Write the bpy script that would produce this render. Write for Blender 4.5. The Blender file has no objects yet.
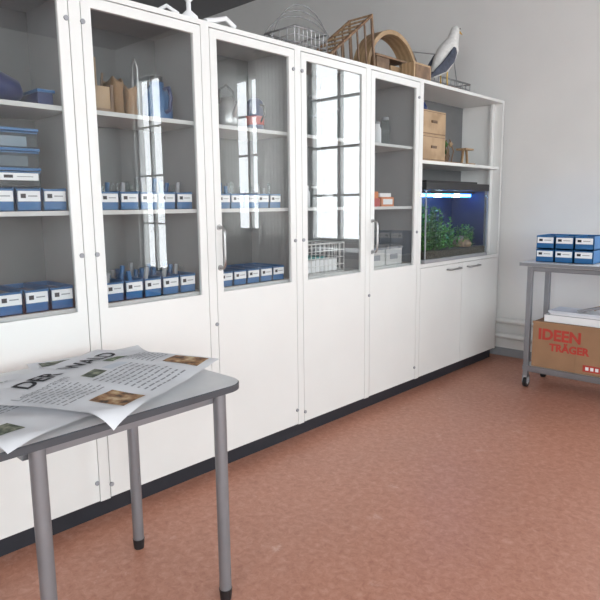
import bpy, math, random
from mathutils import Vector, Matrix
random.seed(4)
S = 0.87   # metric scale of plan units
scene = bpy.context.scene
COL = scene.collection

# ---------------------------------------------------------------- materials
def mat(name, col, rough=.5, metal=0., var=.06, scale=12., bump=0., bscale=60., spec=.5, emit=None, estr=0., trans=0.):
    m = bpy.data.materials.new(name); m.use_nodes = True
    nt = m.node_tree; n = nt.nodes; l = nt.links
    p = n['Principled BSDF']
    tc = n.new('ShaderNodeTexCoord'); no = n.new('ShaderNodeTexNoise')
    no.inputs['Scale'].default_value = scale; no.inputs['Detail'].default_value = 4
    l.new(tc.outputs['Object'], no.inputs['Vector'])
    cr = n.new('ShaderNodeValToRGB')
    cr.color_ramp.elements[0].position = .3; cr.color_ramp.elements[1].position = .7
    cr.color_ramp.elements[0].color = (*[c*(1-var) for c in col], 1)
    cr.color_ramp.elements[1].color = (*[min(1, c*(1+var)) for c in col], 1)
    l.new(no.outputs['Fac'], cr.inputs['Fac']); l.new(cr.outputs['Color'], p.inputs['Base Color'])
    p.inputs['Roughness'].default_value = rough; p.inputs['Metallic'].default_value = metal
    p.inputs['Specular IOR Level'].default_value = spec
    if emit: p.inputs['Emission Color'].default_value = (*emit, 1); p.inputs['Emission Strength'].default_value = estr
    if bump:
        n2 = n.new('ShaderNodeTexNoise'); n2.inputs['Scale'].default_value = bscale; n2.inputs['Detail'].default_value = 5
        l.new(tc.outputs['Object'], n2.inputs['Vector'])
        b = n.new('ShaderNodeBump'); b.inputs['Strength'].default_value = bump; b.inputs['Distance'].default_value = .01
        l.new(n2.outputs['Fac'], b.inputs['Height']); l.new(b.outputs['Normal'], p.inputs['Normal'])
    if trans:
        t = n.new('ShaderNodeBsdfTranslucent'); l.new(cr.outputs['Color'], t.inputs['Color'])
        mx = n.new('ShaderNodeMixShader'); mx.inputs[0].default_value = trans
        l.new(p.outputs[0], mx.inputs[1]); l.new(t.outputs[0], mx.inputs[2]); l.new(mx.outputs[0], n['Material Output'].inputs[0])
    return m

def glassmat(name, ior=1.55, tint=(1, 1, 1), rough=0.0):
    m = bpy.data.materials.new(name); m.use_nodes = True
    nt = m.node_tree; n = nt.nodes; l = nt.links; n.clear()
    o = n.new('ShaderNodeOutputMaterial'); mx = n.new('ShaderNodeMixShader'); f = n.new('ShaderNodeFresnel')
    t = n.new('ShaderNodeBsdfTransparent'); g = n.new('ShaderNodeBsdfGlossy')
    ge = n.new('ShaderNodeNewGeometry'); mr = n.new('ShaderNodeMapRange')
    mr.inputs['To Min'].default_value = ior; mr.inputs['To Max'].default_value = 1/ior
    l.new(ge.outputs['Backfacing'], mr.inputs['Value']); l.new(mr.outputs[0], f.inputs['IOR'])
    t.inputs['Color'].default_value = (*tint, 1); g.inputs['Roughness'].default_value = rough
    l.new(f.outputs[0], mx.inputs[0]); l.new(t.outputs[0], mx.inputs[1]); l.new(g.outputs[0], mx.inputs[2]); l.new(mx.outputs[0], o.inputs[0])
    return m

def woodmat(name, c1, c2, scale=9):
    m = mat(name, c1, .5)
    nt = m.node_tree; n = nt.nodes; l = nt.links; p = n['Principled BSDF']
    w = n.new('ShaderNodeTexWave'); w.inputs['Scale'].default_value = scale; w.inputs['Distortion'].default_value = 5; w.inputs['Detail'].default_value = 3
    tc = n.new('ShaderNodeTexCoord'); l.new(tc.outputs['Object'], w.inputs['Vector'])
    cr = n.new('ShaderNodeValToRGB'); cr.color_ramp.elements[0].color = (*c1, 1); cr.color_ramp.elements[1].color = (*c2, 1)
    l.new(w.outputs['Fac'], cr.inputs['Fac']); l.new(cr.outputs['Color'], p.inputs['Base Color'])
    return m

M = {}
M['white'] = mat('white_laminate', (.76, .77, .755), .38, var=.015, scale=4)
M['whitein'] = mat('cabinet_interior_shaded_laminate', (.60, .60, .59), .5, var=.02)  # white laminate toned down, interior shade put into the colour
M['backp'] = mat('cabinet_back_shaded_grey', (.17, .175, .18), .6, var=.04)  # grey back panel, darkened further to paint in the cabinet's inner shade
M['shade_liner'] = mat('cabinet_side_shade', (.32, .32, .32), .5, var=.03)  # grey stands for shade on inner sides that are really white laminate
M['gap'] = mat('shadow_gap_edge', (.12, .11, .10), .7)
M['plinth'] = mat('dark_plinth', (.018, .022, .03), .45, var=.1)
M['wall'] = mat('wall_plaster', (.79, .79, .775), .9, var=.03, scale=2, bump=.1, bscale=90)
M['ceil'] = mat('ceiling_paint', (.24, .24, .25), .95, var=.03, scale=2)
M['steel'] = mat('brushed_steel', (.42, .42, .42), .35, 1., var=.08, scale=30)
M['leg'] = mat('silver_paint', (.25, .26, .28), .38, .55, var=.05)
M['black'] = mat('black_plastic', (.015, .015, .017), .4, var=.2)
M['blue'] = mat('blue_plastic', (.012, .12, .31), .35, var=.08)
M['dblue'] = mat('dark_blue_enamel', (.015, .035, .13), .3, var=.1)
M['label'] = mat('paper_label', (.85, .86, .87), .7, var=.02)
M['ink'] = mat('black_ink', (.02, .02, .025), .7)
M['greyp'] = mat('grey_plastic', (.3, .31, .33), .5)
M['red'] = mat('red_paint', (.5, .04, .03), .5)
M['orange'] = mat('orange_card', (.65, .2, .05), .6)
M['teal'] = mat('teal_plastic', (.05, .28, .27), .5)
M['bag'] = mat('brown_paper', (.27, .165, .085), .8, var=.2, bump=.4, bscale=30)
M['wood'] = woodmat('pine_wood', (.33, .215, .115), (.45, .31, .18))
M['wood2'] = woodmat('brown_wood', (.14, .08, .045), (.24, .145, .08), 14)
M['card'] = mat('cardboard', (.33, .19, .105), .85, var=.09, scale=6, bump=.05)
M['cardred'] = mat('red_print', (.46, .05, .035), .8)
M['paper'] = mat('paper', (.76, .77, .80), .75, var=.03, scale=8)
M['paper2'] = mat('paper_blueish', (.64, .68, .74), .75, var=.05, scale=6)
M['tabletop'] = mat('table_laminate', (.74, .75, .76), .35, var=.03)
M['tedge'] = mat('table_edge', (.06, .065, .075), .4)
M['wire'] = mat('coated_wire', (.36, .36, .37), .35, .6)
M['wirew'] = mat('white_coated_wire', (.75, .75, .74), .4)
M['feaw'] = mat('white_feathers', (.74, .74, .72), .8, var=.1, scale=40, bump=.3)
M['feag'] = mat('dark_feathers', (.06, .07, .10), .7, var=.3, scale=30, bump=.3)
M['beak'] = mat('beak_yellow', (.6, .38, .06), .4)
M['leaf'] = mat('aquatic_leaf', (.08, .27, .03), .5, var=.5, scale=14)
M['leafd'] = mat('aquatic_leaf_dark', (.03, .11, .02), .5, var=.5, scale=14)
M['gravel'] = mat('gravel', (.07, .06, .045), .9, var=.6, scale=90, bump=.8)
M['aqback'] = mat('aquarium_back_foil', (.003, .012, .05), .5, var=.3, scale=5)
M['led'] = mat('blue_led', (.1, .3, 1), .5, emit=(.05, .25, 1.), estr=20)
M['ledw'] = mat('white_led', (.8, .9, 1), .5, emit=(.6, .9, 1.), estr=32)
M['glass'] = glassmat('door_glass', 2.0, (.91, .93, .93))
M['pane'] = glassmat('window_pane', 1.5, (.97, .98, .98))
M['tank'] = glassmat('tank_glass', 1.35, (.92, .96, .97))
M['jar'] = glassmat('jar_glass', 1.5, (.85, .9, .9), .02)
M['clear'] = glassmat('clear_plastic', 1.6, (.72, .78, .82), .15)
M['curtain'] = mat('curtain_cloth', (.82, .81, .79), .9, trans=.6)

def photo_mat(name, cols, scale):
    m = mat(name, cols[0], .6); nt = m.node_tree; n = nt.nodes; l = nt.links; p = n['Principled BSDF']
    tc = n.new('ShaderNodeTexCoord'); no = n.new('ShaderNodeTexNoise'); no.inputs['Scale'].default_value = scale; no.inputs['Detail'].default_value = 6
    l.new(tc.outputs['Object'], no.inputs['Vector']); cr = n.new('ShaderNodeValToRGB'); e = cr.color_ramp.elements
    e[0].position = .35; e[1].position = .68; e[0].color = (*cols[0], 1); e[1].color = (*cols[-1], 1)
    k = e.new(.5); k.color = (*cols[1], 1)
    l.new(no.outputs['Fac'], cr.inputs['Fac']); l.new(cr.outputs['Color'], p.inputs['Base Color']); return m
M['phbrown'] = photo_mat('print_autumn', [(.05, .03, .02), (.35, .18, .08), (.65, .5, .3)], 28)
M['phgreen'] = photo_mat('print_forest', [(.02, .05, .02), (.15, .20, .10), (.6, .65, .55)], 28)
M['phdark'] = photo_mat('print_dark', [(.02, .03, .02), (.10, .12, .08), (.4, .4, .3)], 30)

def floor_mat():
    m = bpy.data.materials.new('terracotta_linoleum'); m.use_nodes = True
    nt = m.node_tree; n = nt.nodes; l = nt.links; p = n['Principled BSDF']
    tc = n.new('ShaderNodeTexCoord')
    a = n.new('ShaderNodeTexNoise'); a.inputs['Scale'].default_value = 34; a.inputs['Detail'].default_value = 8; a.inputs['Roughness'].default_value = .75; a.inputs['Distortion'].default_value = .6
    l.new(tc.outputs['Object'], a.inputs['Vector'])
    r = n.new('ShaderNodeValToRGB'); e = r.color_ramp.elements
    e[0].position = .32; e[0].color = (.42, .17, .11, 1); e[1].position = .72; e[1].color = (.65, .35, .26, 1)
    k = e.new(.5); k.color = (.53, .24, .16, 1)
    l.new(a.outputs['Fac'], r.inputs['Fac'])
    b = n.new('ShaderNodeTexNoise'); b.inputs['Scale'].default_value = 1.3; b.inputs['Detail'].default_value = 3
    l.new(tc.outputs['Object'], b.inputs['Vector'])
    mx = n.new('ShaderNodeMixRGB'); mx.blend_type = 'MULTIPLY'; mx.inputs['Fac'].default_value = .2
    l.new(r.outputs['Color'], mx.inputs[1]); l.new(b.outputs['Fac'], mx.inputs[2])
    # small pale scuffs and flecks
    c = n.new('ShaderNodeTexNoise'); c.inputs['Scale'].default_value = 5.; c.inputs['Detail'].default_value = 9; c.inputs['Roughness'].default_value = .8
    l.new(tc.outputs['Object'], c.inputs['Vector'])
    cr = n.new('ShaderNodeValToRGB'); cr.color_ramp.elements[0].position = .61; cr.color_ramp.elements[1].position = .71
    cr.color_ramp.elements[1].color = (.5, .5, .5, 1)
    l.new(c.outputs['Fac'], cr.inputs['Fac'])
    m2 = n.new('ShaderNodeMixRGB'); m2.inputs[2].default_value = (.74, .53, .45, 1)
    l.new(cr.outputs['Color'], m2.inputs['Fac']); l.new(mx.outputs[0], m2.inputs[1]); l.new(m2.outputs[0], p.inputs['Base Color'])
    rr = n.new('ShaderNodeMapRange'); rr.inputs['To Min'].default_value = .3; rr.inputs['To Max'].default_value = .48
    l.new(b.outputs['Fac'], rr.inputs['Value']); l.new(rr.outputs[0], p.inputs['Roughness'])
    return m
M['floor'] = floor_mat()

# ---------------------------------------------------------------- builder
class B:
    def __init__(s): s.v = []; s.f = []; s.m = []; s.mats = []; s.sm = []
    def mi(s, k):
        if k not in s.mats: s.mats.append(k)
        return s.mats.index(k)
    def add(s, vs, fs, k, smooth=False):
        o = len(s.v); s.v += [Vector(v) for v in vs]; i = s.mi(k)
        for f in fs: s.f.append([o+q for q in f]); s.m.append(i); s.sm.append(smooth)
    def box(s, x0, x1, y0, y1, z0, z1, k, rot=None, c=None):
        vs = [Vector((x, y, z)) for x in (x0, x1) for y in (y0, y1) for z in (z0, z1)]
        if rot:
            c = Vector(c or ((x0+x1)/2, (y0+y1)/2, (z0+z1)/2)); R = Matrix.Rotation(rot[0], 3, rot[1]); vs = [R@(v-c)+c for v in vs]
        s.add(vs, [(0, 1, 3, 2), (4, 6, 7, 5), (0, 4, 5, 1), (2, 3, 7, 6), (0, 2, 6, 4), (1, 5, 7, 3)], k)
    def cyl(s, p, q, r, k, n=16, r2=None, cap=True, smooth=True):
        p = Vector(p); q = Vector(q); d = (q-p).normalized(); r2 = r if r2 is None else r2
        u = d.orthogonal().normalized(); w = d.cross(u)
        vs = [];
        for c, rr in ((p, r), (q, r2)):
            for i in range(n):
                a = 2*math.pi*i/n; vs.append(c+u*math.cos(a)*rr+w*math.sin(a)*rr)
        s.add(vs, [(i, (i+1) % n, n+(i+1) % n, n+i) for i in range(n)], k, smooth)
        if cap: s.add(vs, [tuple(range(n))[::-1], tuple(range(n, 2*n))], k)
    def tube(s, pts, r, k, n=8, closed=False):
        pts = [Vector(p) for p in pts]; N = len(pts); vs = []; u = None
        for i, p in enumerate(pts):
            if closed: d = (pts[(i+1) % N]-pts[i-1])
            else: d = pts[min(i+1, N-1)]-pts[max(i-1, 0)]
            d.normalize()
            u = d.orthogonal() if u is None else u-d*u.dot(d)
            if u.length < 1e-5: u = d.orthogonal()
            u.normalize(); w = d.cross(u)
            for j in range(n):
                a = 2*math.pi*j/n; vs.append(p+u*math.cos(a)*r+w*math.sin(a)*r)
        fs = [(i*n+j, i*n+(j+1) % n, ((i+1) % N)*n+(j+1) % n, ((i+1) % N)*n+j) for i in range(N if closed else N-1) for j in range(n)]
        s.add(vs, fs, k, True)
        if not closed: s.add(vs, [tuple(range(n))[::-1], tuple(range((N-1)*n, N*n))], k)
    def lathe(s, c, prof, k, n=24, axis=(0, 0, 1)):
        c = Vector(c); ax = Vector(axis).normalized(); u = ax.orthogonal().normalized(); w = ax.cross(u); vs = []
        for r, z in prof:
            for i in range(n):
                a = 2*math.pi*i/n; vs.append(c+ax*z+(u*math.cos(a)+w*math.sin(a))*r)
        s.add(vs, [(j*n+i, j*n+(i+1) % n, (j+1)*n+(i+1) % n, (j+1)*n+i) for j in range(len(prof)-1) for i in range(n)], k, True)
    def loft(s, pts, rad, k, n=16, side=(1, 0, 0)):
        pts = [Vector(p) for p in pts]; N = len(pts); sd = Vector(side); vs = []
        for i, p in enumerate(pts):
            d = (pts[min(i+1, N-1)]-pts[max(i-1, 0)]).normalized(); w = d.cross(sd).normalized(); a0, b0 = rad[i]
            for j in range(n):
                a = 2*math.pi*j/n; vs.append(p+sd*math.cos(a)*a0+w*math.sin(a)*b0)
        s.add(vs, [(i*n+j, i*n+(j+1) % n, (i+1)*n+(j+1) % n, (i+1)*n+j) for i in range(N-1) for j in range(n)], k, True)
        s.add(vs, [tuple(range(n))[::-1], tuple(range((N-1)*n, N*n))], k, True)
    def text(s, txt, size, k, fn, bold=0.):
        cu = bpy.data.curves.new('t', 'FONT'); cu.body = txt; cu.size = size; cu.offset = bold; cu.resolution_u = 3
        ob = bpy.data.objects.new('t', cu); COL.objects.link(ob)
        dg = bpy.context.evaluated_depsgraph_get(); me = ob.evaluated_get(dg).to_mesh()
        vs = [fn(v.co.x, v.co.y) for v in me.vertices]; fs = [tuple(p.vertices) for p in me.polygons]
        s.add(vs, fs, k); ob.evaluated_get(dg).to_mesh_clear(); bpy.data.objects.remove(ob); bpy.data.curves.remove(cu)
    def done(s, name, parent=None, bevel=0, solid=0):
        xs = [v.x for v in s.v]; ys = [v.y for v in s.v]; zs = [v.z for v in s.v]
        c = Vector(((min(xs)+max(xs))/2, (min(ys)+max(ys))/2, min(zs)))
        me = bpy.data.meshes.new(name); me.from_pydata([(v-c)*S for v in s.v], [], s.f)
        for k in s.mats: me.materials.append(M[k])
        me.polygons.foreach_set('material_index', s.m); me.polygons.foreach_set('use_smooth', s.sm); me.update()
        ob = bpy.data.objects.new(name, me); COL.objects.link(ob); ob.location = c*S
        if parent is not None:
            ob.parent = parent; ob.location = c*S-parent.location
        if bevel:
            b = ob.modifiers.new('bevel', 'BEVEL'); b.width = bevel*S; b.segments = 2; b.limit_method = 'ANGLE'; b.angle_limit = math.radians(50)
        if solid:
            b = ob.modifiers.new('solid', 'SOLIDIFY'); b.thickness = solid*S
        return ob
def empty(name, loc):
    e = bpy.data.objects.new(name, None); COL.objects.link(e); e.location = Vector(loc)*S; e.empty_display_size = .1; return e

# ---------------------------------------------------------------- room
XL, XR, YF, YB, ZC = -5., 7., -3.5, 5.65, 4.14
b = B(); b.box(XL-.2, XR+.2, YF-.2, YB+.2, -.1, 0, 'floor'); b.done('floor')
b = B(); b.box(XL-.2, XR+.2, YF-.2, YB+.2, ZC, ZC+.1, 'ceil'); b.done('ceiling')
b = B(); b.box(XL-.2, XL, YF, YB, 0, ZC, 'wall'); b.done('wall_left')
winB = [(1.66, 2.62, 1.05, 3.35), (2.95, 4.15, 1.15, 3.25), (5.75, 6.55, .45, 3.6)]
winR_fill = [(-2.8, -.8, 1.0, 3.5), (-.2, 1.4, 1.0, 3.5), (1.8, 3.4, 1.0, 3.5)]  # unseen right-wall windows, added as fill light for cabinets and back wall
winF_fill = [(2.6, 4.3, 1.0, 3.5), (4.8, 6.5, 1.0, 3.5)]  # unseen rear windows, added to brighten the back wall
def wall_x(name, wins, ya, yb):
    b = B(); c = XL
    for x0, x1, z0, z1 in wins:
        b.box(c, x0, ya, yb, 0, ZC, 'wall'); b.box(x0, x1, ya, yb, 0, z0, 'wall'); b.box(x0, x1, ya, yb, z1, ZC, 'wall'); c = x1
    b.box(c, XR, ya, yb, 0, ZC, 'wall'); b.done(name)
wall_x('wall_back', winB, YB, YB+.2)
wall_x('wall_rear', winF_fill, YF-.2, YF)
b = B(); c = YF
for y0, y1, z0, z1 in winR_fill:
    b.box(XR, XR+.2, c, y0, 0, ZC, 'wall'); b.box(XR, XR+.2, y0, y1, 0, z0, 'wall'); b.box(XR, XR+.2, y0, y1, z1, ZC, 'wall'); c = y1
b.box(XR, XR+.2, c, YB, 0, ZC, 'wall'); b.done('wall_right')
wi = 0
def portal(cx, cy, cz, w, h, rot):
    L = bpy.data.lights.new('sky_portal', 'AREA'); L.shape = 'RECTANGLE'; L.size = w*S; L.size_y = h*S; L.cycles.is_portal = True
    o = bpy.data.objects.new('sky_portal', L); COL.objects.link(o); o.location = Vector((cx, cy, cz))*S; o.rotation_euler = rot
for wins, yw, sg in ((winB, YB, 1), (winF_fill, YF, -1)):
    for x0, x1, z0, z1 in wins:
        wi += 1; b = B(); t = .05; y0, y1 = sorted((yw+sg*.06, yw+sg*.12))
        b.box(x0, x0+t, y0, y1, z0, z1, 'white'); b.box(x1-t, x1, y0, y1, z0, z1, 'white')
        b.box(x0, x1, y0, y1, z0, z0+t, 'white'); b.box(x0, x1, y0, y1, z1-t, z1, 'white')
        nx = 2 if x1-x0 < 1 else 3
        for i in range(1, nx):
            x = x0+(x1-x0)*i/nx; b.box(x-.025, x+.025, y0, y1, z0, z1, 'white')
        for i in range(1, 4):
            z = z0+(z1-z0)*i/4; b.box(x0, x1, y0+.01, y1-.01, z-.015, z+.015, 'white')
        yg = yw+sg*.09
        b.add([(x0, yg, z0), (x1, yg, z0), (x1, yg, z1), (x0, yg, z1)], [(0, 1, 2, 3)], 'pane')
        ys = sorted((yw-sg*.06, yw+sg*.06)); b.box(x0-.04, x1+.04, ys[0], ys[1], z0-.03, z0, 'white')
        b.done('window_%d' % wi)  # back-wall set belongs to the room, rear set is added fill
        portal((x0+x1)/2, yw+sg*.22, (z0+z1)/2, x1-x0, z1-z0, (math.radians(-90*sg), 0, 0))
for y0, y1, z0, z1 in winR_fill:
    wi += 1; b = B(); t = .05; x0, x1 = XR+.06, XR+.12
    b.box(x0, x1, y0, y0+t, z0, z1, 'white'); b.box(x0, x1, y1-t, y1, z0, z1, 'white')
    b.box(x0, x1, y0, y1, z0, z0+t, 'white'); b.box(x0, x1, y0, y1, z1-t, z1, 'white')
    for i in (1, 2):
        y = y0+(y1-y0)*i/3; b.box(x0, x1, y-.025, y+.025, z0, z1, 'white')
    b.add([(XR+.09, y0, z0), (XR+.09, y1, z0), (XR+.09, y1, z1), (XR+.09, y0, z1)], [(0, 1, 2, 3)], 'pane')
    b.done('window_%d' % wi)  # added fill window, out of view
    portal(XR+.22, (y0+y1)/2, (z0+z1)/2, z1-z0, y1-y0, (0, math.radians(90), 0))
# curtains
for (x0, x1) in ((2.74, 3.35), (3.75, 4.4)):
    b = B(); vs = []; n = int((x1-x0)*110)
    for i in range(n+1):
        x = x0+(x1-x0)*i/n; y = YB-.14+.03*math.sin(i*.9)
        vs += [(x, y, .6), (x, y, 3.45)]
    b.add(vs, [(2*i, 2*i+2, 2*i+3, 2*i+1) for i in range(n)], 'curtain', True)
    b.tube([(x0-.05, YB-.14, 3.46), (x1+.05, YB-.14, 3.46)], .015, 'steel')
    b.done('window_curtain')
# baseboard and heating pipes
b = B(); b.box(XL, XR, YB-.015, YB, 0, .08, 'greyp'); b.done('baseboard_back')
b = B()
b.cyl((-.6, YB-.06, .365), (3.5, YB-.06, .365), .028, 'white'); b.cyl((-.6, YB-.06, .215), (3.5, YB-.06, .215), .028, 'white')
for x in (-.3, .32, 1.5, 2.8):
    b.box(x-.015, x+.015, YB-.06, YB-.004, .2, .38, 'white')
b.done('heating_pipes')

# ---------------------------------------------------------------- cabinets
D = .42; ZT = 2.44; W = .695
bounds = [-.06, .63, 1.33, 2.03, 2.72, 3.42, 4.09]
def carcass(b, y0, y1, shade=None):
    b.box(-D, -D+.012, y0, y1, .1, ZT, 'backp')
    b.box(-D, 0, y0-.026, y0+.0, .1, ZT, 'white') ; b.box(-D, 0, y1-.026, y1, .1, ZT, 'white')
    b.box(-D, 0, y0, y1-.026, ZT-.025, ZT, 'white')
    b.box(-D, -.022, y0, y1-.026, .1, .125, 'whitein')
    if shade:  # added grey skins paint shade onto the white inner sides and top
        b.box(-D+.012, -.024, y0, y0+.003, 1.05, ZT-.03, shade); b.box(-D+.012, -.024, y1-.029, y1-.026, 1.05, ZT-.03, shade)
        b.box(-D+.012, -.024, y0+.003, y1-.029, ZT-.03, ZT-.0255, shade)
def hinge(b, y, zs):
    for z in zs: b.cyl((-.004, y, z), (.007, y, z), .011, 'greyp', 10)
for i in range(6):
    y0, y1 = bounds[i]+.026, bounds[i+1]
    e = empty('glass_door_cabinet', (-.2, (y0+y1)/2, 0))
    b = B(); carcass(b, y0, y1, 'shade_liner')
    for z in (1.05, 1.49, 1.94):
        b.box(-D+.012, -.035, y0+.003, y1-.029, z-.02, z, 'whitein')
    b.done('carcass', e)
    b = B(); b.box(-D, -.05, y0-.026, y1, 0, .1, 'plinth'); b.done('plinth', e)
    a, c = y0+.004, y1-.030   # door extents
    b = B(); st = .045
    b.box(-.02, 0, a, c, .105, 1.035, 'white')
    b.box(-.02, 0, a, a+st, 1.035, ZT-.03, 'white'); b.box(-.02, 0, c-st, c, 1.035, ZT-.03, 'white')
    b.box(-.02, 0, a+st, c-st, ZT-.075, ZT-.03, 'white')
    b.box(-.021, -.019, a-.004, a, .105, ZT-.03, 'gap'); b.box(-.021, -.019, c, c+.004, .105, ZT-.03, 'gap')
    b.box(-.021, -.019, a, c, ZT-.03, ZT-.025, 'gap')
    if i in (1, 3, 5): hinge(b, c-.01, (.2, 1.29, 2.3)); hinge(b, a-.012, (.86,))
    else: hinge(b, a+.004, (.17, 1.29, 2.3))
    b.done('door_frame', e)
    b = B(); b.add([(-.010, a+st, 1.035), (-.010, c-st, 1.035), (-.010, c-st, ZT-.075), (-.010, a+st, ZT-.075)], [(0, 1, 2, 3)], 'glass'); b.done('door_glass', e)
    if i in (1, 3, 5):
        b = B(); y = a+.024
        b.tube([(-.002, y, 1.17), (.03, y, 1.17), (.042, y, 1.185), (.045, y, 1.22), (.045, y, 1.34), (.042, y, 1.375), (.03, y, 1.39), (-.002, y, 1.39)], .0085, 'steel')
        b.cyl((0, y, 1.17), (.004, y, 1.17), .016, 'steel'); b.cyl((0, y, 1.39), (.004, y, 1.39), .016, 'steel')
        b.done('door_handle', e)
# open unit
y0, y1 = 4.09+.026, 5.50
e = empty('open_shelf_cabinet', (-.2, (y0+y1)/2, 0))
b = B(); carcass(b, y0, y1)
b.box(-D+.012, 0, y0, y1-.026, 1.0, 1.03, 'white')
b.box(-D+.012, -.02, y0, y1-.026, 1.82, 1.845, 'white')
b.box(-.10, -.08, y1-.07, y1-.026, 1.03, ZT-.025, 'white')
b.done('carcass', e)
b = B(); b.box(-D, -.05, y0-.026, y1, 0, .1, 'plinth'); b.done('plinth', e)
mid = (y0+y1-.026)/2
for a, c in ((y0+.004, mid-.002), (mid+.002, y1-.006)):
    b = B(); b.box(-.02, 0, a, c, .105, .995, 'white'); b.box(-.022, -.0205, a-.004, c+.004, .105, .999, 'gap'); b.done('lower_door', e)
for y in (mid-.26, mid+.09):
    b = B(); b.tube([(-.002, y, .955), (.03, y, .955), (.035, y+.01, .955), (.035, y+.19, .955), (.03, y+.2, .955), (-.002, y+.2, .955)], .008, 'steel'); b.done('door_handle', e)

# ---------------------------------------------------------------- blue bins
def bin_(b, xf, y0, y1, z, h=.105, dep=.26, ax='x', col='blue', lab=True):
    t = .005
    if ax == 'x':   # front faces +x
        P = lambda x0, x1, ya, yb, za, zb, k: b.box(xf-x1, xf-x0, ya, yb, za, zb, k)
        A0, A1 = y0, y1
    else:           # front faces -y; y0,y1 are x extents, xf the front y
        P = lambda x0, x1, ya, yb, za, zb, k: b.box(ya, yb, xf+x0, xf+x1, za, zb, k)
        A0, A1 = y0, y1
    P(0, dep, A0, A1, z, z+t, col); P(0, t, A0, A1, z, z+h*.93, col); P(dep-t, dep, A0, A1, z, z+h, col)
    P(0, dep, A0, A0+t, z, z+h, col); P(0, dep, A1-t, A1, z, z+h, col)
    P(-.006, .004, A0, A1, z+h*.88, z+h*.95, col if col != 'clear' else 'blue')
    if lab:
        w = A1-A0
        P(-.0075, 0, A0+w*.06, A1-w*.06, z+h*.42, z+h*.86, 'label')
        P(-.0085, -.007, A0+w*.16, A0+w*.36, z+h*.56, z+h*.74, 'ink')
        P(-.0085, -.007, A0+w*.45, A0+w*.82, z+h*.62, z+h*.67, 'greyp')
def row(y0, y1, n, z, h=.105, jars=0):
    b = B(); w = (y1-y0)/n
    for i in range(n):
        bin_(b, -.06, y0+i*w+.004, y0+(i+1)*w-.004, z, h)
        yc = y0+(i+.5)*w
        if jars:
            for k in range(4):
                xx = -.11-.05*k; hh = h+.03+.04*random.random()
                b.cyl((xx, yc+random.uniform(-.03, .03), z+.006), (xx, yc, z+hh), .012, random.choice(['jar', 'jar', 'blue', 'greyp']), 10)
        else:
            b.box(-.26, -.1, yc-w*.3, yc+w*.3, z+.006, z+h*.85, random.choice(['greyp', 'black', 'label', 'dblue']))
    b.done('storage_bins')
row(.70, 1.27, 5, 1.05); row(1.42, 1.96, 5, 1.05, .10, 1); row(2.12, 2.64, 5, 1.05, .09)
row(.70, 1.27, 5, 1.49, .1); row(1.42, 1.96, 5, 1.49, .09, 1); row(2.12, 2.62, 5, 1.49, .085, 1)
# clear tubs with blue lids stacked on the middle shelf of the first cabinet
b = B()
for l in range(3):
    z = 1.592+l*.082
    for y in (.78, .975):
        bin_(b, -.07, y, y+.185, z, .068, .28, col='clear', lab=(l == 0))
        b.box(-.36, -.062, y-.003, y+.188, z+.069, z+.080, 'blue')
        for j in range(4):
            b.box(-.32+.06*j, -.28+.06*j, y+.03, y+.15, z+.008, z+.05, random.choice(['label', 'dblue', 'teal', 'greyp', 'black']))
b.done('clear_tub_stack')

# ---------------------------------------------------------------- things on shelves
def jar(b, x, y, z, r, h, k='jar', lid='black'):
    b.lathe((x, y, z), [(0.001, 0), (r, 0), (r, h*.78), (r*.75, h*.88), (r*.75, h)], k)
    b.cyl((x, y, z+h), (x, y, z+h*1.1), r*.8, lid)
b = B(); b.loft([(-.22, .72, 2.02), (-.22, .76, 2.02), (-.22, .9, 2.03), (-.22, 1.05, 2.02), (-.22, 1.13, 2.005), (-.22, 1.17, 2.0)], [(.03, .03), (.1, .07), (.12, .08), (.11, .07), (.09, .055), (.02, .02)], 'dblue')
b.tube([(-.12, .82, 2.06), (-.10, .86, 2.12), (-.10, .94, 2.15), (-.10, 1.0, 2.12), (-.12, 1.04, 2.06)], .01, 'teal')
b.done('gear_bag')
b = B(); b.box(-.3, -.1, 1.19, 1.255, 1.94, 2.0, 'dblue'); b.box(-.31, -.09, 1.185, 1.262, 2.0, 2.012, 'blue'); b.done('lidded_tub')
# wooden rack with sticks
b = B(); b.box(-.3, -.08, 1.43, 1.54, 1.94, 1.96, 'wood2'); b.box(-.3, -.08, 1.43, 1.445, 1.96, 2.07, 'wood2'); b.box(-.3, -.08, 1.525, 1.54, 1.96, 2.07, 'wood2'); b.box(-.1, -.085, 1.43, 1.54, 1.96, 2.06, 'wood')
for i in range(9):
    b.cyl((-.2, 1.45+i*.010, 1.96), (-.2+random.uniform(-.05, .05), 1.44+i*.013, 2.14+.08*random.random()), .006, random.choice(['wood', 'wood2', 'steel']), 8)
b.done('stick_rack')
for y, h, w_ in ((1.592, .17, .032), (1.668, .145, .03)):
    b = B(); vs = []; n = 24; prof = [(1, 0), (1.0, .2), (.95, .45), (1.0, .7), (1.05, .88), (.98, 1.), (.9, .98), (.85, .8)]
    for j, (s_, zf) in enumerate(prof):
        for i in range(n):
            a = 2*math.pi*i/n; ca, sa = math.cos(a), math.sin(a)
            sx = math.copysign(abs(ca)**.45, ca); sy = math.copysign(abs(sa)**.45, sa)
            wob = 1+.05*math.sin(5*a+2.1*j+y*40)*(zf > .1)
            vs.append((-.18+.065*sx*s_*wob, y+w_*sy*s_*wob, 1.94+h*zf+(.012*math.sin(3*a+y*30) if zf > .75 else 0)))
    b.add(vs, [(j*n+i, j*n+(i+1) % n, (j+1)*n+(i+1) % n, (j+1)*n+i) for j in range(len(prof)-1) for i in range(n)]+[tuple(range(n))[::-1], tuple(range(7*n, 8*n))], 'bag', True)
    b.done('paper_bag')
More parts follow.
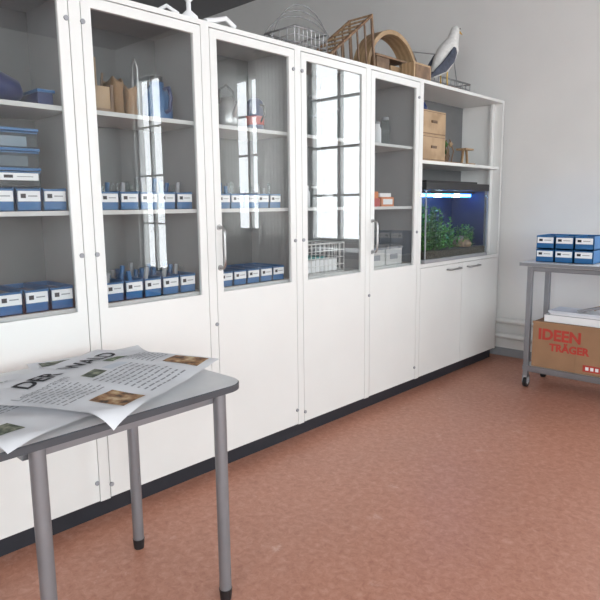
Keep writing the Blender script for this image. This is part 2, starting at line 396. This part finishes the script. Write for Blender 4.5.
b = B(); b.tube([(-.2, 1.72, 1.95), (-.2, 1.72, 2.2), (-.2, 1.735, 2.24), (-.2, 1.75, 2.2), (-.2, 1.75, 1.95)], .006, 'steel'); b.box(-.26, -.14, 1.708, 1.765, 1.94, 1.952, 'black'); b.done('lab_stand')
b = B(); b.lathe((-.2, 1.86, 1.94), [(.001, 0), (.072, 0), (.078, .02), (.078, .12), (.06, .16), (.038, .18), (.038, .2), (.001, .2)], 'blue')
b.tube([(-.13, 1.86, 2.1), (-.09, 1.86, 2.10), (-.075, 1.86, 2.05), (-.09, 1.86, 1.99), (-.12, 1.86, 1.985)], .01, 'dblue'); b.cyl((-.2, 1.86, 2.14), (-.2, 1.86, 2.17), .032, 'black'); b.done('enamel_jug')
b = B(); b.lathe((-.2, 2.18, 1.94), [(.001, 0), (.06, 0), (.062, .2), (.055, .23), (.03, .25), (.001, .25)], 'dblue'); b.cyl((-.2, 2.18, 2.18), (-.2, 2.18, 2.22), .028, 'black'); b.done('vacuum_flask')
b = B(); b.lathe((-.2, 2.33, 1.94), [(.001, 0), (.065, 0), (.07, .05), (.06, .14), (.035, .18), (.001, .185)], 'steel')
b.tube([(-.2, 2.275, 2.08), (-.2, 2.28, 2.16), (-.2, 2.33, 2.19), (-.2, 2.38, 2.16), (-.2, 2.385, 2.08)], .007, 'black'); b.loft([(-.15, 2.33, 2.0), (-.12, 2.33, 2.05), (-.10, 2.33, 2.09)], [(.015, .015), (.012, .012), (.009, .009)], 'steel', side=(0, 1, 0)); b.done('steel_kettle')
b = B(); b.lathe((-.2, 2.55, 1.94), [(.001, 0), (.05, 0), (.055, .1), (.05, .18), (.03, .2), (.001, .205)], 'dblue'); b.lathe((-.2, 2.55, 1.985), [(.0555, 0), (.0565, .05)], 'red'); b.tube([(-.15, 2.55, 2.1), (-.12, 2.55, 2.09), (-.115, 2.55, 2.04), (-.15, 2.55, 2.0)], .007, 'black'); b.done('vacuum_flask')
b = B()
for i in range(5): jar(b, -.18-.06*(i % 2), 2.84+i*.11, 1.94, .035, .15+.05*(i % 3), 'jar', 'greyp')
b.done('sample_jars')
b = B()
for i in range(4): jar(b, -.2, 2.86+i*.12, 1.49, .04, .13, 'label' if i % 2 else 'jar', 'label')
b.done('sample_jars')
def basket(b, x0, x1, y0, y1, z0, z1, k, nx=6, ny=10, nz=4, r=.003):
    for i in range(nz+1):
        z = z0+(z1-z0)*i/nz; b.tube([(x0, y0, z), (x1, y0, z), (x1, y1, z), (x0, y1, z)], r*(2 if i == nz else 1), k, 6, True)
    for i in range(ny+1):
        y = y0+(y1-y0)*i/ny; b.tube([(x0, y, z1), (x0, y, z0), (x1, y, z0), (x1, y, z1)], r, k, 6)
    for i in range(nx+1):
        x = x0+(x1-x0)*i/nx; b.tube([(x, y0, z1), (x, y0, z0), (x, y1, z0), (x, y1, z1)], r, k, 6)
b = B(); basket(b, -.33, -.07, 2.82, 3.24, 1.053, 1.25, 'wirew'); b.done('wire_basket')
b = B(); b.box(-.3, -.1, 2.86, 3.2, 1.06, 1.14, 'label'); b.box(-.27, -.12, 2.9, 3.1, 1.141, 1.16, 'teal'); b.done('paper_stack')
b = B(); b.box(-.3, -.1, 3.53, 3.70, 1.49, 1.55, 'red'); b.box(-.28, -.1, 3.54, 3.68, 1.551, 1.60, 'orange'); b.box(-.3, -.1, 3.72, 3.88, 1.49, 1.56, 'orange'); b.box(-.101, -.098, 3.74, 3.86, 1.505, 1.545, 'label'); b.box(-.29, -.12, 3.73, 3.87, 1.561, 1.59, 'label'); b.done('game_boxes')
b = B()
for i in range(4): jar(b, -.2, 3.56+i*.11, 1.94, .04, .16+.04*(i % 2), 'jar' if i % 2 else 'label', 'greyp')
b.done('sample_jars')
b = B()
for y in (3.53, 3.76):
    b.box(-.32, -.08, y, y+.21, 1.05, 1.17, 'whitein'); b.box(-.33, -.07, y-.005, y+.215, 1.17, 1.185, 'greyp'); b.box(-.0795, -.077, y+.05, y+.15, 1.09, 1.13, 'greyp')
b.done('white_tubs')

# open unit upper shelf: two wooden drawer boxes
b = B()
for z, h in ((1.845, .2), (2.046, .19)):
    b.box(-.34, -.04, 4.14, 4.52, z, z+h, 'wood'); b.box(-.0395, -.034, 4.155, 4.505, z+.015, z+h-.015, 'wood'); b.box(-.0398, -.0385, 4.148, 4.512, z+.008, z+h-.008, 'wood2')
    b.box(-.034, -.026, 4.29, 4.37, z+h*.5, z+h*.5+.02, 'wood2')
b.done('wooden_drawer_box', bevel=.003)
b = B(); b.lathe((-.15, 4.22, 2.236), [(.001, 0), (.04, 0), (.05, .03), (.04, .06), (.001, .065)], 'teal'); b.lathe((-.15, 4.34, 2.236), [(.001, 0), (.035, 0), (.04, .04), (.02, .08), (.001, .08)], 'dblue'); b.done('small_pots')
b = B(); b.box(-.3, -.08, 4.60, 4.9, 1.845, 1.86, 'wood2')
for i in range(14):
    y = 4.63+.24*random.random(); x = -.19+random.uniform(-.08, .08); h = .06+.16*random.random()
    b.tube([(x, y, 1.86), (x+.01, y+.02, 1.86+h*.5), (x-.01, y+random.uniform(-.03, .03), 1.86+h)], .006, random.choice(['wood', 'wood2', 'leaf']), 6)
    b.lathe((x-.01, y, 1.86+h*.8), [(.001, -.03), (.025, 0), (.001, .03)], random.choice(['leaf', 'leafd', 'wood']), 6)
b.done('diorama_model')
b = B(); b.box(-.2, -.06, 4.95, 5.09, 1.845, 1.86, 'wood'); b.tube([(-.13, 4.97, 1.86), (-.13, 4.99, 1.98), (-.13, 5.05, 1.98), (-.13, 5.07, 1.86)], .012, 'wood'); b.box(-.18, -.08, 4.95, 5.09, 1.975, 1.99, 'wood'); b.done('wooden_stool_model')

# ---------------------------------------------------------------- aquarium
ay0, ay1, ax0, ax1, az0, az1 = 4.16, 5.22, -.36, .012, 1.032, 1.62
e = empty('aquarium', (-.2, 4.7, 1.032))
b = B(); b.box(ax0-.005, ax1+.005, ay0-.005, ay1+.005, az0, az0+.03, 'greyp')
b.box(ax0-.006, ax1+.006, ay0-.006, ay1+.006, az1-.005, az1+.055, 'black'); b.box(ax0+.05, ax1-.06, ay0+.1, ay1-.1, az1+.055, az1+.075, 'black')
b.done('base_and_hood', e, bevel=.004)
b = B()
b.add([(ax1, ay0, az0+.03), (ax1, ay1, az0+.03), (ax1, ay1, az1), (ax1, ay0, az1)], [(0, 1, 2, 3)], 'tank')
b.add([(ax0, ay0, az0+.03), (ax1, ay0, az0+.03), (ax1, ay0, az1), (ax0, ay0, az1)], [(0, 1, 2, 3)], 'tank')
b.add([(ax0, ay1, az0+.03), (ax0, ay1, az1), (ax1, ay1, az1), (ax1, ay1, az0+.03)], [(0, 1, 2, 3)], 'tank')
b.box(ax1-.008, ax1+.001, ay1-.010, ay1, az0+.03, az1, 'greyp'); b.box(ax1-.008, ax1+.001, ay0, ay0+.010, az0+.03, az1, 'greyp')
b.done('glass_tank', e)
b = B(); b.box(ax0, ax0+.006, ay0+.008, ay1-.008, az0+.03, az1, 'aqback'); b.box(ax0+.007, ax1-.03, ay1-.014, ay1-.009, az0+.03, az1-.006, 'aqback'); b.done('back_foil', e)
b = B(); b.box(ax0+.01, ax1-.01, ay0+.01, ay1-.015, az0+.031, az0+.09, 'gravel'); b.done('gravel_bed', e)
b = B()
for i in range(9):
    y = ay0+.08+i*.105; b.box(-.17, -.13, y, y+.08, az1-.055, az1-.03, 'led' if i % 3 else 'ledw')
b.box(-.20, -.10, ay0+.05, ay1-.05, az1-.03, az1-.006, 'black')
b.done('led_light', e)
b = B()
def blade(b, base, h, lean, w, k):
    n = 4; vs = []; dx, dy = lean; a = random.uniform(0, 3.14); px, py = math.cos(a), math.sin(a)
    for i in range(n+1):
        t = i/n; c = Vector(base)+Vector((dx*t, dy*t, h*t*(1.6-.6*t))); ww = w*math.sin(math.pi*(.1+.88*t))
        vs += [c+Vector((px*ww, py*ww, 0)), c-Vector((px*ww, py*ww, 0))]
    b.add(vs, [(2*i, 2*i+1, 2*i+3, 2*i+2) for i in range(n)], k, True)
# bushy stem plants: stems carrying many small oval leaves, densest on the left
for i in range(165):
    u = random.random()**1.5; y = ay0+.07+(ay1-ay0-.17)*u; x = random.uniform(ax0+.07, ax1-.05)
    hmax = .38 if u < .35 else (.27 if u < .55 else (.14 if u < .8 else .2))
    H = hmax*random.uniform(.55, 1.05); sx, sy = random.uniform(-.03, .03), random.uniform(-.03, .03)
    k = random.choice(['leaf', 'leaf', 'leafd'])
    b.tube([(x, y, az0+.085), (x+sx*.5, y+sy*.5, az0+.085+H*.5), (x+sx, y+sy, az0+.085+H)], .003, 'leafd', 5)
    m_ = int(H/.017)
    for j in range(m_):
        t = (j+1)/m_; an = j*2.4; r = .038*(1.1-.5*t)
        blade(b, (x+sx*t, y+sy*t, az0+.085+H*t*.93), .014, (r*math.cos(an), r*math.sin(an)), random.uniform(.008, .014), k)
b.done('water_plants', e)
b = B()
b.lathe((-.12, 4.98, az0+.085), [(.09, 0), (.10, .03), (.07, .08), (.03, .10), (.001, .105)], 'wood2', 9)
b.done('driftwood', e)

# ---------------------------------------------------------------- on top of cabinets
b = B()
basket(b, -.34, -.08, 2.78, 3.08, ZT+.004, ZT+.14, 'wire', 4, 8, 3, .0035); b.done('wire_tray')
b = B()
for x in (-.33, -.13):
    b.tube([(x, 3.12, ZT+.012), (x, 3.62, ZT+.38)], .011, 'wood2', 8); b.tube([(x, 3.12, ZT+.012), (x, 3.66, ZT+.012)], .011, 'wood2', 8)
    b.tube([(x, 3.62, ZT+.38), (x, 3.66, ZT+.012)], .011, 'wood2', 8)
    for i in range(5):
        t = (i+1)/6; b.tube([(x, 3.12+.5*t, ZT+.012+.37*t), (x, 3.12+.54*t, ZT+.012)], .007, 'wood2', 6)
for i in range(9):
    t = i/8; b.tube([(-.34, 3.12+.5*t, ZT+.014+.37*t), (-.12, 3.12+.5*t, ZT+.014+.37*t)], .007, 'wood', 6)
b.done('wooden_lattice_model')
b = B()
for k in range(3):
    pts = []
    for i in range(17):
        a = math.pi*i/16; pts.append((-.395, 3.2-(.42-.05*k)*math.cos(a), ZT+.005+(.33+.04*k)*math.sin(a)))
    b.tube(pts, .004, 'wire', 6)
b.tube([(-.395, 2.78, ZT+.005), (-.395, 3.62, ZT+.005)], .004, 'wire', 6)
b.done('wire_hoop_frame')
# arch
b = B(); vs = []; n = 30; yc = 3.95
for i in range(n+1):
    a = math.pi*i/n
    for (rr, zz) in ((.40, .35), (.365, .318)):
        for x in (-.30, -.16): vs.append((x, yc-.0-rr*math.cos(a)*.85, ZT+zz*math.sin(a)))
fs = []
for i in range(n):
    o = 4*i; fs += [(o, o+1, o+5, o+4), (o+2, o+6, o+7, o+3), (o, o+4, o+6, o+2), (o+1, o+3, o+7, o+5)]
fs += [(0, 2, 3, 1), (4*n, 4*n+1, 4*n+3, 4*n+2)]
b.add(vs, fs, 'wood'); b.done('wooden_arch', bevel=.002)
b = B(); b.box(-.28, -.17, 3.74, 3.9, ZT, ZT+.14, 'wood2'); b.box(-.28, -.17, 3.92, 4.10, ZT, ZT+.10, 'wood'); b.box(-.29, -.16, 3.72, 4.12, ZT+.1405, ZT+.155, 'wood2'); b.done('wooden_blocks')
b = B(); b.box(-.14, -.03, 4.02, 4.26, ZT, ZT+.12, 'wood'); b.box(-.03, -.025, 4.04, 4.24, ZT+.015, ZT+.105, 'wood2'); b.done('wooden_crate')
# wire rack
b = B(); basket(b, -.41, -.27, 4.50, 5.34, ZT+.004, ZT+.16, 'wire', 3, 12, 3, .004)
b.tube([(-.40, 4.5, ZT+.16), (-.40, 4.55, ZT+.34), (-.40, 5.25, ZT+.42), (-.40, 5.34, ZT+.16)], .005, 'wire', 6)
b.tube([(-.28, 4.5, ZT+.16), (-.39, 4.55, ZT+.34)], .005, 'wire', 6)
b.done('wire_rack')
# bird
X = -.15; oy = -.07; bs = .95
def Q(dx, y, z): return (X+dx, 4.72+(y-4.72)*1.0+oy, ZT+z*bs)
e = empty('taxidermy_bird', (X, 4.7, ZT))
b = B(); b.box(X-.08, X+.08, 4.55, 4.82, ZT, ZT+.03, 'wood2'); b.done('base', e)
b = B()
b.loft([Q(0, 4.54, .10), Q(0, 4.60, .15), Q(0, 4.68, .22), Q(0, 4.76, .31), Q(0, 4.82, .38), Q(0, 4.86, .45), Q(0, 4.885, .51), Q(0, 4.90, .55), Q(0, 4.915, .58)],
       [(.015, .02), (.045, .05), (.07, .09), (.078, .10), (.07, .085), (.048, .055), (.04, .046), (.036, .04), (.008, .01)], 'feaw', 20); b.done('body', e)
b = B()
for sx in (-1, 1):
    b.loft([Q(sx*.045, 4.42, .06), Q(sx*.05, 4.52, .12), Q(sx*.068, 4.62, .18), Q(sx*.076, 4.72, .27), Q(sx*.07, 4.78, .34), Q(sx*.06, 4.81, .37)], [(.004, .006), (.01, .025), (.016, .045), (.018, .05), (.014, .035), (.004, .01)], 'feag', 12)
b.loft([Q(0, 4.40, .07), Q(0, 4.48, .09), Q(0, 4.57, .13)], [(.05, .006), (.04, .01), (.03, .02)], 'feag', 12)
b.done('wings_and_tail', e)
b = B(); b.loft([Q(0, 4.92, .545), Q(0, 4.97, .545), Q(0, 5.02, .53)], [(.014, .016), (.009, .01), (.002, .002)], 'beak', 10)
for sx in (-1, 1):
    b.cyl(Q(sx*.035, 4.912, .553), Q(sx*.04, 4.914, .553), .006, 'black', 10)
    b.tube([Q(sx*.03, 4.74, .24), Q(sx*.03, 4.73, .12), Q(sx*.03, 4.74, .034)], .006, 'beak', 8)
    for a in (-.5, 0, .5): b.tube([Q(sx*.03, 4.74, .036), Q(sx*.03+.04*math.sin(a), 4.74+.045*math.cos(a), .035)], .004, 'beak', 6)
b.done('beak_and_legs', e)
# small white items at the left end
b = B(); b.lathe((-.06, 1.98, ZT), [(.001, 0), (.05, 0), (.045, .02), (.012, .05), (.012, .10), (.001, .10)], 'label')
b.lathe((-.06, 1.98, ZT+.09), [(.012, 0), (.06, .05), (.062, .06)], 'label'); b.done('plastic_funnel')
b = B(); b.tube([(-.04, 2.07, ZT+.014), (-.04, 2.14, ZT+.03), (-.035, 2.2, ZT+.05), (-.03, 2.26, ZT+.014)], .014, 'label'); b.tube([(-.12, 1.80, ZT+.01), (-.05, 1.84, ZT+.04), (-.04, 1.90, ZT+.012)], .01, 'label'); b.done('plastic_tubing')

# ---------------------------------------------------------------- rolling cart
e = empty('rolling_cart', (1.2, 4.95, 0))
cx0, cx1, cy0, cy1 = .55, 1.98, 4.72, 5.22
b = B(); b.box(cx0, cx1, cy0, cy1, 1.005, 1.035, 'tabletop'); b.box(cx0-.003, cx1+.003, cy0-.003, cy1+.003, 1.007, 1.033, 'leg'); b.done('table_top', e)
b = B()
for x in (cx0+.07, cx1-.07):
    for y in (cy0+.05, cy1-.08):
        b.box(x-.02, x+.02, y-.02, y+.02, .10, 1.005, 'leg')
for y in (cy0+.05, cy1-.08): b.box(cx0+.09, cx1-.09, y-.015, y+.015, .965, 1.0, 'leg'); b.box(cx0+.09, cx1-.09, y-.012, y+.012, .135, .165, 'leg')
for x in (cx0+.07, cx1-.07): b.box(x-.015, x+.015, cy0+.07, cy1-.1, .965, 1.0, 'leg'); b.box(x-.012, x+.012, cy0+.07, cy1-.1, .135, .165, 'leg')
b.done('frame', e, bevel=.003)
b = B(); b.box(cx0+.05, cx1-.05, cy0+.07, cy1-.1, .166, .185, 'white'); b.box(cx0+.05, cx1-.05, cy0+.02, cy0+.03, .15, .19, 'leg'); b.done('lower_shelf', e)
b = B()
for x in (cx0+.07, cx1-.07):
    for y in (cy0+.05, cy1-.08):
        b.cyl((x-.014, y+.01, .04), (x+.014, y+.01, .04), .04, 'black', 20); b.cyl((x-.016, y+.01, .04), (x+.016, y+.01, .04), .018, 'greyp', 12)
        b.box(x-.022, x-.017, y-.02, y+.025, .04, .1, 'greyp'); b.box(x+.017, x+.022, y-.02, y+.025, .04, .1, 'greyp'); b.box(x-.022, x+.022, y-.02, y+.025, .085, .1, 'greyp')
b.done('castors', e)
# cardboard box
b = B(); bx0, bx1, by0, by1 = .665, 1.42, 4.76, 5.10; bz0, bz1 = .19, .56
b.box(bx0, bx1, by0, by1, bz0, bz1, 'card')
b.box(bx0-.004, bx1+.004, by0-.006, by0+.004, bz1-.012, bz1+.004, 'card'); b.box(bx0+.3, bx0+.34, by0-.0015, by0, bz0, bz1, 'card')
fn = lambda ox, oz: (lambda u, v: (ox+u, by0-.003, oz+v))
b.text('IDEEN', .12, 'cardred', fn(bx0+.045, bz0+.235), .0045); b.text('TRÄGER', .08, 'cardred', fn(bx0+.14, bz0+.15), .0035)
b.box(bx0+.40, bx0+.66, by0-.003, by0-.0005, bz0+.025, bz0+.075, 'cardred')
for i in range(6): b.box(bx0+.42+i*.036, bx0+.443+i*.036, by0-.0045, by0-.003, bz0+.037, bz0+.063, 'label')
b.done('cardboard_box')
# white tray with papers on the box
b = B(); z = bz1+.0045
b.box(.74, 1.38, 4.79, 5.07, z, z+.006, 'label'); b.box(.74, 1.38, 4.79, 4.796, z+.006, z+.055, 'label'); b.box(.74, 1.38, 5.064, 5.07, z+.006, z+.055, 'label'); b.box(.74, .746, 4.796, 5.064, z+.006, z+.055, 'label'); b.box(1.374, 1.38, 4.796, 5.064, z+.006, z+.055, 'label')
b.done('white_tray')
b = B(); zz = z+.007
for i in range(5):
    o = random.uniform(-.012, .012); b.box(.77+o, 1.34+o, 4.81+o*.3, 5.05+o*.3, zz, zz+.016, random.choice(['paper', 'greyp', 'paper2', 'card'])); zz += .0165
b.done('paper_pile')
b = B()
for i in range(4): b.cyl((.98+.03*i, 4.83+.03*i, zz+.012+.003*i), (1.36, 4.86+.04*i, zz+.11+.02*i), .011, 'wood' if i % 2 else 'greyp', 10)
b.done('wooden_rods')
b = B(); fr = 4.84
for r_ in range(2):
    for c_ in range(3):
        xa = .625+c_*.148; bin_(b, fr, xa+.003, xa+.144, 1.0355+r_*.108, .104, .28, 'y')
for c_ in range(3):
    xa = .625+c_*.148; b.box(xa+.02, xa+.12, fr+.05, fr+.22, 1.155, 1.235, 'dblue')
b.done('storage_bins')

# ---------------------------------------------------------------- foreground table
T = .86
e = empty('student_table', (.53, .95, 0))
tx0, tx1, ty0, ty1 = .13, .95, .45, 1.43; R = .085
def rrect(x0, x1, y0, y1, r, n=10):
    p = []
    for cx, cy, a0 in ((x1-r, y1-r, 0), (x0+r, y1-r, 90), (x0+r, y0+r, 180), (x1-r, y0+r, 270)):
        for i in range(n+1):
            a = math.radians(a0+90*i/n); p.append((cx+r*math.cos(a), cy+r*math.sin(a)))
    return p
b = B(); o = rrect(tx0, tx1, ty0, ty1, R); i_ = rrect(tx0+.004, tx1-.004, ty0+.004, ty1-.004, R-.004); n = len(o)
b.add([(x, y, T-.024) for x, y in o]+[(x, y, T-.004) for x, y in o]+[(x, y, T) for x, y in i_], [(i, (i+1) % n, n+(i+1) % n, n+i) for i in range(n)]+[(n+i, n+(i+1) % n, 2*n+(i+1) % n, 2*n+i) for i in range(n)]+[tuple(range(n))[::-1]], 'tedge')
b.add([(x, y, T) for x, y in i_], [tuple(range(n))], 'tabletop')
b.done('table_top', e)
b = B(); legs = [(.895, 1.335), (.335, 1.30), (.91, .66), (.335, .62)]
for x, y in legs:
    b.cyl((x, y, .04), (x, y, T-.024), .0235, 'leg', 24); b.cyl((x, y, 0), (x, y, .045), .021, 'black', 20, r2=.026)
b.box(.36, .88, 1.31, 1.335, T-.07, T-.026, 'leg'); b.box(.36, .88, .63, .655, T-.07, T-.026, 'leg')
b.box(.86, .885, .67, 1.33, T-.07, T-.026, 'leg'); b.box(.335, .36, .66, 1.29, T-.07, T-.026, 'leg')
b.done('leg_frame', e)
# posters
def surf(x, y, off=0.):
    z = T+.006+off+.014*(1+math.sin(7*x+3*y))*.5+.010*(1+math.sin(5*y-9*x+1))*.5+.03*max(0, (1.0-x))**2*(y-.4)
    z += .0025*math.sin(27*x-15*y)*math.sin(17*y+6)
    ov = max(0, x-.94); z -= ov*ov*6
    return z
def sheet(name, C, ang, w, h, k, off, extras=None):
    e1 = Vector((math.cos(ang), math.sin(ang))); e2 = Vector((e1.y, -e1.x))   # e1 reading dir, e2 "down" the page
    def P(u, v, o=0.):
        p = Vector(C)+e1*u+e2*v; return (p.x, p.y, surf(p.x, p.y, off+o))
    b = B(); n = 48
    def patch(u0, u1, v0, v1, k, o, n=12):
        b.add([P(u0+(u1-u0)*i/n, v0+(v1-v0)*j/n, o) for i in range(n+1) for j in range(n+1)], [(i*(n+1)+j, i*(n+1)+j+1, (i+1)*(n+1)+j+1, (i+1)*(n+1)+j) for i in range(n) for j in range(n)], k, True)
    patch(0, w, 0, h, k, 0, n)
    if extras: extras(b, patch, P)
    b.done(name)
def text_lines(b, P, u0, u1, v0, v1, rows, o=.0015, k='ink'):
    dv = (v1-v0)/rows
    for r_ in range(rows):
        u = u0; v = v0+r_*dv
        while u < u1-.01:
            L = random.uniform(.01, .035); L = min(L, u1-u)
            b.add([P(u, v, o), P(u+L, v, o), P(u+L, v+dv*.3, o), P(u, v+dv*.3, o)], [(0, 1, 2, 3)], k); u += L+.007
def main_extra(b, patch, P):
    b.text('DER  WALD', .105, 'ink', lambda u, v: P(.13+u*.90, .145-v, .004), .0025)
    b.text('Lebensraum', .05, 'greyp', lambda u, v: P(.03+u, .205-v, .003))
    patch(.56, .66, .40, .55, 'phbrown', .0018); patch(.50, .60, .165, .215, 'phgreen', .0018)
    patch(.10, .22, .42, .55, 'phbrown', .0018); patch(.30, .38, .225, .28, 'phdark', .0018)
    text_lines(b, P, .03, .24, .22, .40, 8, .0025, 'greyp'); text_lines(b, P, .27, .50, .30, .56, 10, .0025, 'greyp'); text_lines(b, P, .54, .66, .23, .38, 7, .0025, 'greyp')
    patch(.40, .50, .24, .285, 'paper2', .0018)
sheet('forest_poster', (.49, .60), math.radians(114), .68, .585, 'paper', .020, main_extra)
def e2_(b, patch, P):
    text_lines(b, P, .05, .42, .06, .36, 14, .0022, k='greyp'); patch(.02, .12, .46, .54, 'phdark', .0018); b.text('Natur', .06, 'teal', lambda u, v: P(.2+u, .05-v, .002))
sheet('newspaper_sheet', (.40, .38), math.radians(106), .50, .62, 'paper', .002, e2_)
def e3_(b, patch, P):
    patch(.04, .20, .03, .10, 'phdark', .0018); patch(.24, .36, .03, .09, 'phgreen', .0018); text_lines(b, P, .04, .42, .12, .2, 4)
sheet('leaflet', (.17, .94), math.radians(78), .46, .22, 'paper', .009, e3_)

# ---------------------------------------------------------------- light and camera
w = bpy.data.worlds.new('sky'); scene.world = w; w.use_nodes = True
bg = w.node_tree.nodes['Background']; bg.inputs[0].default_value = (.93, .97, 1, 1); bg.inputs[1].default_value = 10.4

th = math.radians(43.4); ph = math.radians(8.9); ro = math.radians(.62)
F = Vector((-math.sin(th), math.cos(th), 0)); Rt = Vector((math.cos(th), math.sin(th), 0)); Zv = Vector((0, 0, 1))
fw = F*math.cos(ph)-Zv*math.sin(ph); up = F*math.sin(ph)+Zv*math.cos(ph)
r2 = Rt*math.cos(ro)-up*math.sin(ro); u2 = Rt*math.sin(ro)+up*math.cos(ro)
cam = bpy.data.cameras.new('camera'); co = bpy.data.objects.new('camera', cam); COL.objects.link(co)
cam.sensor_width = 36; cam.lens = 36; cam.clip_start = .05
mt = Matrix((r2, u2, -fw)).transposed().to_4x4(); mt.translation = Vector((2.57, 0, 1.5))*S
co.matrix_world = mt; scene.camera = co
scene.view_settings.view_transform = 'Standard'
